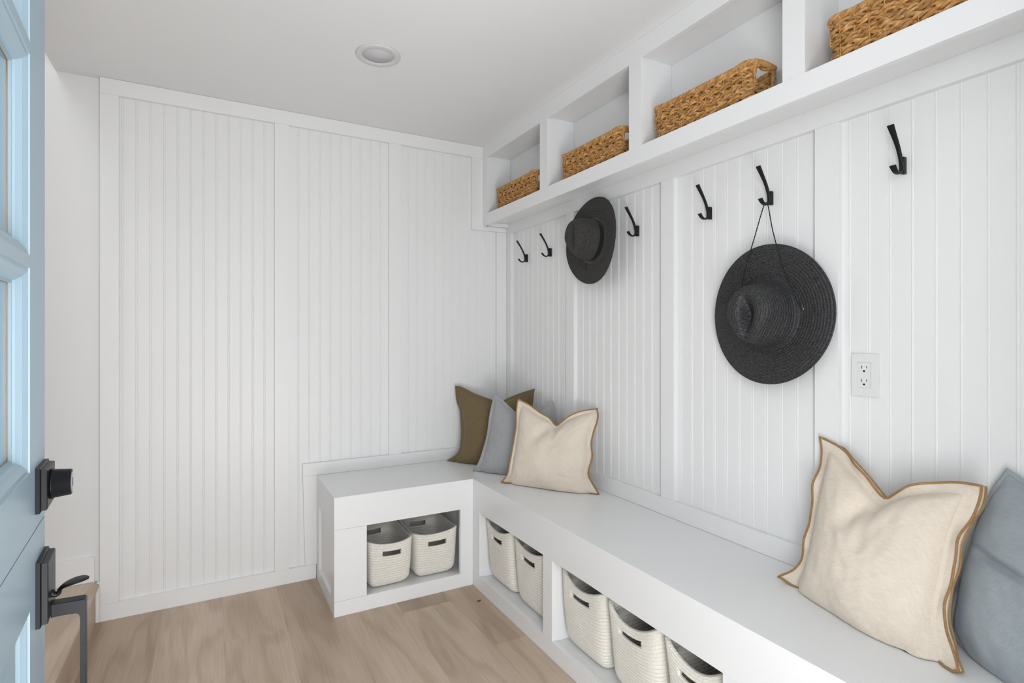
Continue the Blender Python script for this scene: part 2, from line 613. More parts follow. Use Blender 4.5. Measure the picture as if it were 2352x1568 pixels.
obj('trim_ring', lathe([(0.0585, -0.0010), (0.0600, -0.0045), (0.0640, -0.0060), (0.0780, -0.0060), (0.0835, -0.0045), (0.0850, -0.0002), (0.0585, -0.0002)]), M['fixture'], cl, True)
obj('lens', lathe([(0, -0.0028), (0.058, -0.0022), (0.0584, -0.0002)]), M['lens'], cl, True)

# ------------------------------------------------------------------ wall outlet
ol = thing('wall_outlet', 'white duplex wall outlet in a screwed cover plate', 'outlet', (REC, -2.009, 1.094))
bm = bmesh.new()
box(bm, -0.0068, -0.0002, -0.035, 0.035, -0.0575, 0.0575, bev=0.0022)
obj('cover_plate', bm, M['plastic'], ol)
bm = bmesh.new()
box(bm, -0.0082, -0.0060, -0.0168, 0.0168, -0.0335, 0.0335, bev=0.0008)
obj('receptacle', bm, M['plastic'], ol)
for z in (0.0165, -0.0195):
    bm = bmesh.new()
    box(bm, -0.00835, -0.0079, 0.0050, 0.0066, z + 0.0010, z + 0.0085)
    box(bm, -0.00835, -0.0079, -0.0072, -0.0056, z + 0.0020, z + 0.0085)
    vs = [bm.verts.new((-0.0084, 0.0027 * math.cos(t), z - 0.0055 + 0.0027 * math.sin(t))) for t in [math.pi * k / 8 for k in range(9)]]
    vs += [bm.verts.new((-0.0084, -0.0027, z - 0.0080)), bm.verts.new((-0.0084, 0.0027, z - 0.0080))]
    bm.faces.new(vs)
    obj('socket_slots', bm, M['dark_slot'], ol)
bm = bmesh.new()
ringp = [(-0.0085, 0.0171 * sx, 0.0338 * sz) for sx, sz in ((1, 1), (-1, 1), (-1, -1), (1, -1))]
tube(bm, [(-0.0064, p[1], p[2]) for p in ringp], 0.0006, 4, closed=True)
obj('receptacle_gap', bm, M['dark_slot'], ol)
for z in (0.0478, -0.0478):
    bm = lathe([(0, 0.0010), (0.0022, 0.0008), (0.0030, 0.0)], 16)
    bmesh.ops.rotate(bm, verts=bm.verts[:], matrix=Matrix.Rotation(-math.pi / 2, 3, 'Y'))
    bmesh.ops.translate(bm, verts=bm.verts[:], vec=(-0.0067, 0, z))
    obj('screw', bm, M['plastic'], ol)

# ------------------------------------------------------------------ coat hooks
def hook_arm():
    """flat bar swept along its profile in the x-z plane; (x, z, width, thickness)"""
    c = [(-0.0495, 0.0920, 0.0165, 0.0050), (-0.0430, 0.0830, 0.0150, 0.0052), (-0.0270, 0.0615, 0.0118, 0.0056), (-0.0125, 0.0395, 0.0098, 0.0062),
         (-0.0030, 0.0190, 0.0090, 0.0070), (0.0022, 0.0000, 0.0092, 0.0072), (0.0008, -0.0140, 0.0096, 0.0068), (-0.0080, -0.0215, 0.0104, 0.0062),
         (-0.0195, -0.0222, 0.0118, 0.0056), (-0.0295, -0.0175, 0.0135, 0.0050), (-0.0395, -0.0070, 0.0155, 0.0046)]
    q = spline(c, 40)
    bm = bmesh.new()
    rows = []
    for i in range(len(q)):
        t = q[min(i + 1, len(q) - 1)] - q[max(i - 1, 0)]
        t2 = np.array([t[0], t[1]]); t2 /= np.linalg.norm(t2)
        nn = np.array([-t2[1], t2[0]])
        w, th = q[i, 2] / 2, q[i, 3] / 2
        row = []
        for k in range(12):
            an = 2 * math.pi * k / 12
            cx, sx = math.cos(an), math.sin(an)
            a = w * math.copysign(abs(cx) ** 0.45, cx)
            d = th * math.copysign(abs(sx) ** 0.45, sx)
            row.append(bm.verts.new((q[i, 0] + nn[0] * d, a, q[i, 1] + nn[1] * d)))
        rows.append(row)
    grid_faces(bm, rows, close=True)
    bm.faces.new(rows[0]); bm.faces.new(rows[-1])
    return bm


HG = 'black coat hooks along the right wall'
hook_src = None
HZ = 1.6320
hooks = [(-0.2109, 'black coat hook nearest the room corner, empty'),
         (-0.4545, 'empty black coat hook just left of the charcoal felt hat'),
         (-0.8750, 'black coat hook hidden behind the charcoal felt hat'),
         (-1.1153, 'empty black coat hook just right of the charcoal felt hat'),
         (-1.4885, 'empty black coat hook to the left of the one with the straw hat'),
         (-1.7288, 'black coat hook holding the cord of the black straw hat'),
         (-2.1042, 'empty black coat hook above the white wall outlet, largest in view')]
for y, lab in hooks:
    if hook_src is None:
        t = thing('coat_hook', lab, 'hook', (0, y, HZ), HG)
        obj('hook_arm', hook_arm(), M['black'], t, True)
        bm = bmesh.new()
        box(bm, 0.0045, REC - 0.0002, -0.0045, 0.0045, -0.0215, 0.0215, bev=0.0012)
        obj('back_plate', bm, M['black'], t)
        hook_src = t
    else:
        t = hook_src.copy()
        COL.objects.link(t)
        t.location = (0, y, HZ - (0.02 if y == -0.8750 else 0))
        t['label'] = lab
        for ch in list(hook_src.children):
            c = ch.copy()
            COL.objects.link(c)
            c.parent = t

# ------------------------------------------------------------------ wicker baskets
def rrect(hx, hy, r, n):
    """rounded rectangle, n points by arc length, starting mid +y... returns (x, y, nx, ny)"""
    segs = []
    per = []
    cx, cy = hx - r, hy - r
    pts = []
    for (sx, sy, a0) in ((1, 1, 0), (-1, 1, 90), (-1, -1, 180), (1, -1, 270)):
        for k in range(13):
            a = math.radians(a0 + 90 * k / 12)
            pts.append((sx * cx + r * math.cos(a), sy * cy + r * math.sin(a)))
    pts.append(pts[0])
    P = np.array(pts)
    d = np.r_[0, np.cumsum(np.linalg.norm(np.diff(P, axis=0), axis=1))]
    s = np.linspace(0, d[-1], n, endpoint=False)
    Q = np.stack([np.interp(s, d, P[:, k]) for k in range(2)], 1)
    T = np.roll(Q, -1, 0) - np.roll(Q, 1, 0)
    T /= np.linalg.norm(T, axis=1)[:, None]
    return Q, np.stack([T[:, 1], -T[:, 0]], 1), d[-1]


def basket_meshes(hx, hy, hz, seed):
    """woven box, long side along y; openings for the wrapped handles in the two short ends"""
    rn = random.Random(seed)
    rows = 13
    dz = (hz - 0.012) / rows
    bm = bmesh.new()
    lay = bm.verts.layers.float.new('strand')
    hole_z = hz - 0.062
    hw = 0.041
    for k in range(rows):
        z0 = 0.006 + dz * (k + 0.5)
        fl = 0.90 + 0.10 * min(1, (z0 / hz) * 1.25) if z0 < hz * 0.8 else 1.0
        fl = min(1.0, 0.93 + 0.07 * (z0 / hz))
        Q, Nn, per = rrect(hx * fl - 0.005, hy - 0.006 - 0.012 * (1 - z0 / hz), 0.028, 260)
        turns = round(per / 0.044)
        sgn = -1 if k % 3 == 1 else 1
        for s in range(2):
            ph = rn.random() * 6.28 + math.pi * s
            cur = []

            def flush(cur, closed=False):
                if len(cur) > 3:
                    tube(bm, cur, rr, 5, closed, lay, rn.random())
            rr = 0.0042 + 0.0006 * rn.random()
            n = len(Q)
            runs = []
            for i in range(n):
                inhole = z0 > hole_z and z0 < hz - 0.018 and abs(Q[i, 1]) > hy - 0.03 and abs(Q[i, 0]) < hw
                a = sgn * 2 * math.pi * turns * i / n + ph
                wob = mnoise.noise(Vector((i * 0.05, k * 3.1, s * 7.7 + seed)))
                rad = 0.0037
                off = rad * math.cos(a) + 0.0012 * wob
                zz = z0 + (rad * 0.95) * math.sin(a) + 0.0022 * mnoise.noise(Vector((i * 0.03, k * 1.7, seed + 9.0)))
                p = (Q[i, 0] + Nn[i, 0] * off, Q[i, 1] + Nn[i, 1] * off, zz)
                runs.append(None if inhole else p)
            if all(r is not None for r in runs):
                # break the strand into overlapping lengths of different tone
                cuts = sorted(rn.sample(range(n), 13))
                for ci in range(len(cuts)):
                    a_, b_ = cuts[ci], cuts[(ci + 1) % len(cuts)]
                    if b_ <= a_:
                        b_ += n
                    cur = [runs[i % n] for i in range(a_, b_ + 3)]
                    rr = 0.0037 + 0.0015 * rn.random()
                    flush(cur)
            else:
                start = next(i for i in range(n) if runs[i] is None)
                cur = []
                for j in range(n + 1):
                    p = runs[(start + j) % n]
                    if p is None:
                        flush(cur)
                        cur = []
                    else:
                        cur.append(p)
                        if len(cur) > 40 and rn.random() < 0.03:
                            flush(cur)
                            cur = cur[-3:]
                flush(cur)
    # short vertical stitches over the rows
    Q, Nn, per = rrect(hx, hy - 0.003, 0.028, 60)
    for i in range(0, 60, 2):
        if abs(Q[i, 1]) > hy - 0.02 and abs(Q[i, 0]) < hw + 0.01:
            continue
        for k in range(rows):
            if rn.random() < 0.45:
                zc = 0.006 + dz * (k + 0.5)
                fl = 0.93 + 0.07 * (zc / hz)
                sx = 0.004 * (rn.random() - 0.5)
                q = [(Q[i, 0] * fl + Nn[i, 0] * d, Q[i, 1] + Nn[i, 1] * (d - 0.012 * (1 - zc / hz)) + sx * t, zc + t * dz * 0.75) for t, d in ((-1, -0.004), (-0.5, 0.0035), (0, 0.0045), (0.5, 0.0035), (1, -0.004))]
                tube(bm, q, 0.0014, 4, False, lay, 0.85 + 0.15 * rn.random())
    body = bm
    # thin lining that closes the weave, with the handle openings left free
    bm2 = bmesh.new()
    l2 = bm2.verts.layers.float.new('strand')
    zs = [0.004, hole_z, hz - 0.016]
    rws = []
    for z in zs:
        fl = 0.93 + 0.07 * (z / hz)
        Q, Nn, per = rrect(hx * fl - 0.010, hy - 0.012 - 0.012 * (1 - z / hz), 0.025, 120)
        rws.append([bm2.verts.new((q[0], q[1], z)) for q in Q])

    def hole(i, j):
        v = rws[1][j].co
        return i == 1 and abs(v.y) > hy - 0.03 and abs(v.x) < hw
    grid_faces(bm2, rws, close=True, skip=hole)
    bm2.faces.new(rws[0])
    for v in bm2.verts:
        v[l2] = 0.1
    # rim
    bm3 = bmesh.new()
    l3 = bm3.verts.layers.float.new('strand')
    Q, Nn, per = rrect(hx - 0.004, hy - 0.005, 0.030, 260)
    for s in range(3):
        ph = 2.1 * s
        pts = []
        n = len(Q)
        start = next(i for i in range(n) if abs(Q[i, 1]) > hy - 0.02 and abs(Q[i, 0]) < hw)
        cur = []
        for j in range(n + 1):
            i = (start + j) % n
            if abs(Q[i, 1]) > hy - 0.02 and abs(Q[i, 0]) < hw:
                if len(cur) > 3:
                    tube(bm3, cur, 0.0050, 6, False, l3, 0.3 + 0.2 * s)
                cur = []
            else:
                a = 2 * math.pi * 24 * i / n + ph
                lift = 0.007 * max(0.0, (abs(Q[i, 1]) - (hy - 0.07)) / 0.07)
                cur.append((Q[i, 0] + Nn[i, 0] * 0.0045 * math.cos(a), Q[i, 1] + Nn[i, 1] * 0.0045 * math.cos(a), hz - 0.007 + lift + 0.0045 * math.sin(a)))
    # handles
    hb = []
    for sy in (1, -1):
        bmh = bmesh.new()
        lh = bmh.verts.layers.float.new('strand')
        pts = []
        for i in range(90):
            t = i / 89
            x = (-1 + 2 * t) * (hw + 0.006)
            pts.append((x, sy * (hy - 0.006), hz + 0.001 - 0.004 * (2 * t - 1) ** 2))
        loop = [(-hw, hz - 0.006), (-hw - 0.001, hole_z + 0.012), (-hw + 0.009, hole_z + 0.001), (0, hole_z - 0.001), (hw - 0.009, hole_z + 0.001), (hw + 0.001, hole_z + 0.012), (hw, hz - 0.006)]
        tube(bmh, [(q_[0], sy * (hy - 0.006 - 0.012 * (1 - q_[1] / hz)), q_[1]) for q_ in spline(loop, 60)], lambda t: 0.0050 + 0.0010 * abs(math.sin(t * 24 * math.pi)), 10, False, lh, 0.5)
        tube(bmh, pts, lambda t: 0.0088 + 0.0012 * abs(math.sin(t * 30 * math.pi)), 12, False, lh, 0.75)
        hb.append(bmh)
    return body, bm2, bm3, hb


BZ = 1.8862
BHX, BHY, BHZ = 0.0655, 0.2110, 0.131
bl = ['smallest-looking wicker basket, in the cubby nearest the far corner',
      'wicker basket in the second cubby from the far corner',
      'wicker basket in the third cubby, its whole wrapped handle showing',
      'wicker basket cut off by the top of the picture, in the nearest cubby']
by = [-0.3200, -0.9680, -1.5600, -2.1980]
src = None
for y, lab in zip(by, bl):
    if src is None:
        t = thing('wicker_basket', lab, 'basket', (-0.0675, y, BZ), 'woven seagrass baskets in the cubbies')
        body, lin, rim, hb = basket_meshes(BHX, BHY, BHZ, 3)
        obj('woven_body', body, M['wicker'], t, True)
        obj('lining', lin, M['wicker'], t)
        obj('rim', rim, M['wicker'], t, True)
        for h in hb:
            obj('handle', h, M['wicker'], t, True)
        src = t
    else:
        t = src.copy()
        COL.objects.link(t)
        t.location = (-0.0675, y, BZ)
        t['label'] = lab
        for ch in list(src.children):
            c = ch.copy()
            COL.objects.link(c)
            c.parent = t

# ------------------------------------------------------------------ rope bins
def rope_bin(w, d, h, seed, sag_f=0.012, sag_b=0.006, corner=0.014):
    """coiled-rope bin, front towards -y; outer wall, rim and inner wall as one skin with two real handle slots"""
    rn = random.Random(seed)
    ribs = round(h / 0.0118)
    nth = 168
    fr = (0.0, 0.14, 0.36, 0.64, 0.86)
    ts = []
    for k in range(ribs):
        for f in fr:
            ts.append(((k + f) / ribs, f, k))
    ts.append((1.0, 0.0, ribs))
    ex = 7.5
    ph = [rn.random() * 6 for _ in range(4)]

    def pt(t, f, th, inner):
        c, s = math.cos(th), math.sin(th)
        q = (abs(c) ** ex + abs(s) ** ex) ** (-1 / ex)
        ux, uy = c * q, s * q
        tz = max(0.0, t)
        tap = 0.845 + 0.155 * tz ** 0.75
        rb_ = 1.0
        if t < 0.2:
            rb_ = 1 - 0.20 * (1 - t / 0.2) ** 2.4
        a = 0.0032 * math.sqrt(max(0.0, 1 - (2 * f - 1) ** 2)) if 0 < f < 1 else 0.0
        off = a - (0.0065 if inner else 0.0)
        if inner:
            off = -0.0065 - a
        x = ux * (w / 2 * tap * rb_ + off)
        y = uy * (d / 2 * tap * rb_ + off)
        # bowed sides
        bow = 0.004 * math.sin(math.pi * min(1, tz)) * (1 - abs(ux) ** 2)
        y += math.copysign(bow, uy) * abs(uy)
        wob = 0.0022 * math.sin(3 * th + ph[0] + 5 * tz) + 0.0016 * math.sin(5 * th + ph[1] - 3 * tz)
        x += ux * wob * tz
        y += uy * wob * tz
        rimz = -sag_f * max(0, -uy) ** 2 * (1 - ux * ux) - sag_b * max(0, uy) ** 2 * (1 - ux * ux) + 0.004 * math.sin(2 * th + ph[2]) + corner * (abs(ux * uy)) ** 2
        z = 0.004 + (h - 0.004) * t + rimz * tz ** 2
        return (x, y, z)
    bm = bmesh.new()
    ths = [2 * math.pi * (k + 0.5) / nth for k in range(nth)]
    O = [[bm.verts.new(pt(t, f, th, False)) for th in ths] for t, f, k in ts]
    I = [[bm.verts.new(pt(max(t, 0.03), f, th, True)) for th in ths] for t, f, k in ts]
    r0, r1 = (ribs - 5) * 5, (ribs - 3) * 5          # slot rows

    def slot(i, j):
        if not (r0 <= i < r1):
            return False
        v = (O[i][j].co + O[i][(j + 1) % nth].co) / 2
        return abs(v.x) < w * 0.205 and abs(v.y) > d * 0.36
    grid_faces(bm, O, close=True, skip=slot)
    grid_faces(bm, I, close=True, skip=slot)
    grid_faces(bm, [O[-1], I[-1]], close=True)
    bm.faces.new(O[0])
    bm.faces.new(I[0])
    for i in range(r0, r1):
        for j in range(nth):
            if slot(i, j):
                jn = (j + 1) % nth
                if not slot(i, (j - 1) % nth):
                    bm.faces.new((O[i][j], O[i + 1][j], I[i + 1][j], I[i][j]))
                if not slot(i, jn):
                    bm.faces.new((O[i][jn], O[i + 1][jn], I[i + 1][jn], I[i][jn]))
                if i == r0:
                    bm.faces.new((O[i][j], O[i][jn], I[i][jn], I[i][j]))
                if i == r1 - 1:
                    bm.faces.new((O[i + 1][j], O[i + 1][jn], I[i + 1][jn], I[i + 1][j]))
    return bm


def stitches(w, d, h):
    """white bar tacks at the two ends of the front handle slot"""
    bm = bmesh.new()
    for sx in (-1, 1):
        x = sx * (w * 0.205 + 0.010)
        box(bm, x - 0.008, x + 0.008, -d / 2 * 0.985 - 0.0030, -d / 2 * 0.985 + 0.001, h * 0.832, h * 0.870, bev=0.0006)
    return bm


bins = [  # centre x, y, rotation, w, d, h, seed, label, sag
    (-0.8195, -0.270, 0.03, 0.214, 0.310, 0.212, 11, 'left of the two cream rope bins under the short bench by the far wall', 0.010),
    (-0.5925, -0.265, -0.02, 0.222, 0.310, 0.214, 12, 'right of the two cream rope bins under the short bench by the far wall', 0.006),
    (-0.2500, -0.6460, -math.pi / 2, 0.256, 0.300, 0.276, 13, 'cream rope bin nearest the far corner in the long bench', 0.022),
    (-0.2500, -0.9240, -math.pi / 2, 0.276, 0.300, 0.276, 14, 'second cream rope bin in the long bench, left of the wooden divider', 0.018),
    (-0.2480, -1.2760, -math.pi / 2, 0.266, 0.300, 0.276, 15, 'cream rope bin just right of the divider in the long bench', 0.032),
    (-0.2480, -1.5400, -math.pi / 2, 0.244, 0.300, 0.276, 16, 'middle of the three cream rope bins in the wide opening of the long bench', 0.034),
    (-0.2480, -1.7840, -math.pi / 2, 0.220, 0.300, 0.276, 17, 'cream rope bin cut off by the bottom edge of the picture', 0.034)]
for x, y, rz, w, d, h, sd, lab, sag in bins:
    t = thing('rope_bin', lab, 'storage bin', (x, y, 0.0602), 'coiled rope bins under the benches')
    t.rotation_euler = (0, 0, rz)
    obj('bin_body', rope_bin(w, d, h, sd, sag), M['rope'], t, True)

# ------------------------------------------------------------------ pillows
fw = Vector((math.sin(TH), math.cos(TH), 0))
rt = Vector((math.cos(TH), -math.sin(TH), 0))


def ray(u, v):
    return fw + rt * ((u - 1176) / F_PX) + Vector((0, 0, -(v - VH) / F_PX))


def pillow(name, label, m, P0, P1, lean, top, right, bottom, left, Tf, Tb, seed, flange=0.03, stitch=None, split=0.0, dents=(), ngrid=72, shift=0.0):
    """a filled cushion: outline measured in its own leaning plane, two faces inflated either side of it, flat flange all round"""
    P0, P1 = Vector(P0), Vector(P1)
    e1 = (P1 - P0); e1.z = 0; e1.normalize()
    nf = Vector((e1.y, -e1.x, 0))
    if nf.dot(CAM - P0) < 0:
        nf = -nf
    e2 = Vector((0, 0, 1)) * math.cos(lean) - nf * math.sin(lean)
    nr = e1.cross(e2)
    if nr.dot(CAM - P0) < 0:
        nr = -nr

    def loc(u, v):
        d = ray(u, v)
        t = (P0 - CAM).dot(nr) / d.dot(nr)
        p = CAM + d * t - P0
        return (p.dot(e1), p.dot(e2))
    n = ngrid
    et, er, eb, el = [spline([loc(*p) for p in pl], n + 1) for pl in (top, right, bottom, left)]
    G = np.zeros((n + 1, n + 1, 2))
    for i in range(n + 1):
        v = i / n
        for j in range(n + 1):
            u = j / n
            G[i, j] = ((1 - v) * et[j] + v * eb[j] + (1 - u) * el[i] + u * er[i]
                       - ((1 - u) * (1 - v) * et[0] + u * (1 - v) * et[n] + (1 - u) * v * eb[0] + u * v * eb[n]))
    size = max(np.linalg.norm(et[0] - et[n]), np.linalg.norm(el[0] - el[n]))
    w = 2 * flange / size
    root_loc = P0 + (P1 - P0) * 0.5
    root = thing(name, label, 'pillow', root_loc, None)

    def height(u, v, side):
        uu, vv = (2 * u - 1) / (1 - w), (2 * v - 1) / (1 - w)
        if abs(uu) >= 1 or abs(vv) >= 1:
            hh = 0.0
        else:
            hh = ((1 - abs(uu) ** 2.3) * (1 - abs(vv) ** 2.3)) ** 0.47
        k = 1.0
        for (du, dv, a, b_, dep, ang) in dents:
            x, y = u - du, v - dv
            ca, sa = math.cos(ang), math.sin(ang)
            xx, yy = x * ca + y * sa, -x * sa + y * ca
            k -= dep * math.exp(-(xx / a) ** 2 - (yy / b_) ** 2)
        if side < 0:
            k = 1.0
        wr = 0.0
        if hh > 0:
            q = Vector((u * 3.1, v * 3.1, seed * 3.7 + side))
            wr = 0.0050 * mnoise.noise(q * 1.6) + 0.0022 * mnoise.noise(q * 4.5)
            # pleats radiating from the corners and edges
            edge = max(abs(uu), abs(vv))
            wr += 0.0030 * math.sin(38 * (u if abs(vv) > abs(uu) else v) + seed) * max(0, edge - 0.55) * (1 - edge) * 6
        return hh * k, wr * min(1, hh * 1.6)

    def ss(a, b__, x):
        x = max(0.0, min(1.0, (x - a) / (b__ - a)))
        return x * x * (3 - 2 * x)

    def surf(u, v, i, j, side):
        hh, wr = height(u, v, side)
        T = Tf if side > 0 else Tb
        # the flange along the bottom is folded back under the cushion, its two ears left sticking out
        tw = ss(0.07, 0.16, u) * ss(0.07, 0.16, 1 - u)
        vb = 1 - w / 2
        ve = v + tw * (min(1.0, v / vb) - v)
        fi = ve * n
        i0 = min(n - 1, int(fi))
        a, b_ = G[i0, j] * (1 - (fi - i0)) + G[i0 + 1, j] * (fi - i0)
        d = side * (T * hh + wr)
        if v > vb:
            fr = (v - vb) / (w / 2)
            d -= tw * fr * 0.022
        # flange layers part a little and ripple
        bd = min(u, v, 1 - u, 1 - v) / (w / 2 + 1e-6)
        if bd < 1.0:
            s = u if (min(v, 1 - v) < min(u, 1 - u)) else v
            rip = 0.5 + 0.5 * math.sin(s * 17 + seed * 1.9 + side * 1.3)
            d += side * (0.0012 + split * (rip ** 2) * (1 - bd))
            cr = (0.005 * math.sin(s * 11 + seed * 2.3)) * (1 - bd)
            d += cr
        else:
            d += side * 0.0012
        p = P0 + e1 * float(a) + e2 * float(b_) + nr * (d + shift)
        p.z = max(p.z, 0.5105 + 0.0006 * (side + 1))
        p.x = min(p.x, -0.0035 - 0.0008 * (1 + side))
        p.y = min(p.y, -0.0035 - 0.0008 * (1 + side))
        return p - root_loc
    bm = bmesh.new()
    rows = {}
    for side in (1, -1):
        rows[side] = [[bm.verts.new(surf(j / n, i / n, i, j, side)) for j in range(n + 1)] for i in range(n + 1)]
        grid_faces(bm, rows[side])

    def border(R):
        return [R[0][j] for j in range(n)] + [R[i][n] for i in range(n)] + [R[n][j] for j in range(n, 0, -1)] + [R[i][0] for i in range(n, 0, -1)]
    bf, bb_ = border(rows[1]), border(rows[-1])
    lowz = 0.5128 - root_loc.z
    pf = [Vector((v.co.x, v.co.y, max(v.co.z, lowz))) for v in bf]
    pb = [Vector((v.co.x, v.co.y, max(v.co.z, lowz))) for v in bb_]
    k = len(bf)
    for i in range(k):
        bm.faces.new((bf[i], bf[(i + 1) % k], bb_[(i + 1) % k], bb_[i]))
    # seam line: ring of the inset where the flange starts
    ii = max(1, int(round(w / 2 * n)))
    top_seam = [rows[1][i][j].co.copy() + nr * 0.0004 for i, j in ([(i, ii) for i in range(n - 3 * ii, ii, -1)] + [(ii, j) for j in range(ii, n - ii)] + [(i, n - ii) for i in range(ii, n - 3 * ii)])]
    obj('cover', bm, m, root, True)
    bs = bmesh.new()
    tube(bs, top_seam, 0.0011, 5)
    obj('flange_seam', bs, m, root, True)
    if stitch:
        for nm, pp in (('edge_stitching', pf), ('edge_stitching', pb)):
            bs = bmesh.new()
            tube(bs, [p + nr * (0.0005 if pp is pf else -0.0005) for p in pp], 0.0029, 6, closed=True)
            o = obj(nm, bs, stitch, root, True)
            o['label'] = 'tan overlock stitching'
    return root


R_ = math.radians
# olive brown, deepest in the corner
pillow('throw_pillow', 'olive brown throw pillow standing deepest in the bench corner', M['olive'],
       (-0.375, -0.070, 0.51), (-0.045, -0.390, 0.51), R_(9),
       [(1046, 886), (1060, 888), (1090, 903), (1128, 917), (1146, 926), (1166, 914), (1195, 902), (1229, 892)],
       [(1229, 892), (1225, 915), (1222, 950), (1226, 1000), (1228, 1040), (1240, 1084)],
       [(1026, 1058), (1048, 1062), (1070, 1065), (1120, 1068), (1180, 1076), (1240, 1084)],
       [(1046, 886), (1048, 920), (1056, 945), (1060, 985), (1057, 1020), (1050, 1040), (1026, 1058)],
       0.062, 0.050, 1, flange=0.018, dents=[(0.5, 0.10, 0.10, 0.25, 0.35, 0)])
pillow('throw_pillow', 'pale grey throw pillow between the olive and cream ones in the corner', M['grey'],
       (-0.350, -0.320, 0.51), (-0.050, -0.610, 0.51), R_(13),
       [(1134, 904), (1150, 914), (1172, 934), (1195, 955), (1212, 962), (1238, 938), (1256, 925), (1270, 921)],
       [(1270, 921), (1277, 945), (1281, 985), (1284, 1030), (1290, 1070), (1300, 1108)],
       [(1086, 1082), (1105, 1086), (1135, 1090), (1180, 1096), (1240, 1104), (1300, 1108)],
       [(1134, 904), (1126, 945), (1119, 990), (1108, 1035), (1100, 1060), (1086, 1082)],
       0.060, 0.045, 2, flange=0.018, dents=[(0.5, 0.10, 0.10, 0.25, 0.35, 0)])
pillow('throw_pillow', 'cream throw pillow with tan edging at the front of the corner group', M['cream'],
       (-0.300, -0.600, 0.51), (-0.060, -0.945, 0.51), R_(14),
       [(1192, 917), (1215, 929), (1240, 947), (1262, 960), (1277, 977), (1290, 970), (1310, 955), (1340, 943), (1372, 938)],
       [(1372, 938), (1374, 960), (1362, 995), (1358, 1020), (1360, 1050), (1352, 1085), (1358, 1105), (1375, 1135)],
       [(1151, 1108), (1168, 1114), (1200, 1119), (1245, 1124), (1290, 1132), (1340, 1137), (1375, 1135)],
       [(1192, 917), (1187, 950), (1184, 990), (1178, 1030), (1173, 1060), (1167, 1085), (1151, 1108)],
       0.066, 0.050, 3, flange=0.020, stitch=M['tan'], split=0.005, dents=[(0.42, 0.14, 0.06, 0.22, 0.5, 0.5), (0.78, 0.75, 0.12, 0.02, 0.12, 0.3)])
pillow('throw_pillow', 'large cream throw pillow with tan edging beside the blue-grey one', M['cream'],
       (-0.125, -1.870, 0.51), (-0.190, -2.300, 0.51), R_(17),
       [(1889, 1005), (1930, 1028), (1965, 1062), (1992, 1090), (2012, 1120), (2036, 1144), (2060, 1134), (2100, 1116), (2150, 1108), (2205, 1108), (2262, 1118)],
       [(2262, 1118), (2240, 1170), (2216, 1228), (2200, 1285), (2188, 1340), (2178, 1390), (2172, 1440), (2190, 1490), (2214, 1542)],
       [(1797, 1326), (1822, 1346), (1860, 1378), (1910, 1408), (1960, 1440), (2020, 1482), (2085, 1520), (2150, 1540), (2214, 1542)],
       [(1889, 1005), (1884, 1060), (1874, 1130), (1862, 1200), (1848, 1262), (1830, 1302), (1797, 1326)],
       0.070, 0.045, 4, flange=0.028, stitch=M['tan'], split=0.015, dents=[(0.44, 0.16, 0.055, 0.20, 0.42, 0.5), (0.80, 0.86, 0.16, 0.022, 0.30, -0.5)], ngrid=84)
pillow('throw_pillow', 'blue-grey throw pillow at the right edge, mostly out of frame', M['slate'],
       (-0.085, -2.235, 0.51), (-0.175, -2.700, 0.51), R_(16),
       [(2322, 1070), (2380, 1120), (2440, 1190), (2500, 1235), (2580, 1215), (2680, 1180), (2800, 1170)],
       [(2800, 1170), (2790, 1300), (2785, 1450), (2790, 1600), (2830, 1810)],
       [(2180, 1446), (2215, 1490), (2290, 1555), (2390, 1625), (2520, 1700), (2680, 1770), (2830, 1810)],
       [(2322, 1070), (2286, 1118), (2250, 1185), (2224, 1260), (2204, 1340), (2188, 1400), (2180, 1446)],
       0.085, 0.04, 5, flange=0.012, dents=[(0.24, 0.40, 0.22, 0.022, 0.34, -0.30)])

# ------------------------------------------------------------------ hats
def hat_surface(prof, nth, ridge_p, ridge_a, shape):
    """prof: (radius, height) from the crown centre outwards; shape(th, r, h, s) -> x', y', h; height points into the room"""
    q = spline(prof, 60)
    d = np.r_[0, np.cumsum(np.linalg.norm(np.diff(q, axis=0), axis=1))]
    n = int(d[-1] / (ridge_p / 6 if ridge_p else 0.0035))
    s = np.linspace(0, d[-1], n + 1)
    R = np.interp(s, d, q[:, 0]); Hh = np.interp(s, d, q[:, 1])
    bm = bmesh.new()
    rows = []
    for i in range(1, n + 1):
        t = np.array([R[min(i + 1, n)] - R[i - 1], Hh[min(i + 1, n)] - Hh[i - 1]])
        t /= np.linalg.norm(t) + 1e-9
        nn = np.array([-t[1], t[0]])
        a = ridge_a * abs(math.sin(math.pi * s[i] / ridge_p)) if ridge_p else 0.0
        row = []
        for k in range(nth):
            th = 2 * math.pi * k / nth
            x, y, h = shape(th, R[i] + nn[0] * a, Hh[i] + nn[1] * a)
            row.append(bm.verts.new((-h, x, y)))
        rows.append(row)
    grid_faces(bm, rows, close=True)
    bm.faces.new(rows[0])
    return bm, rows


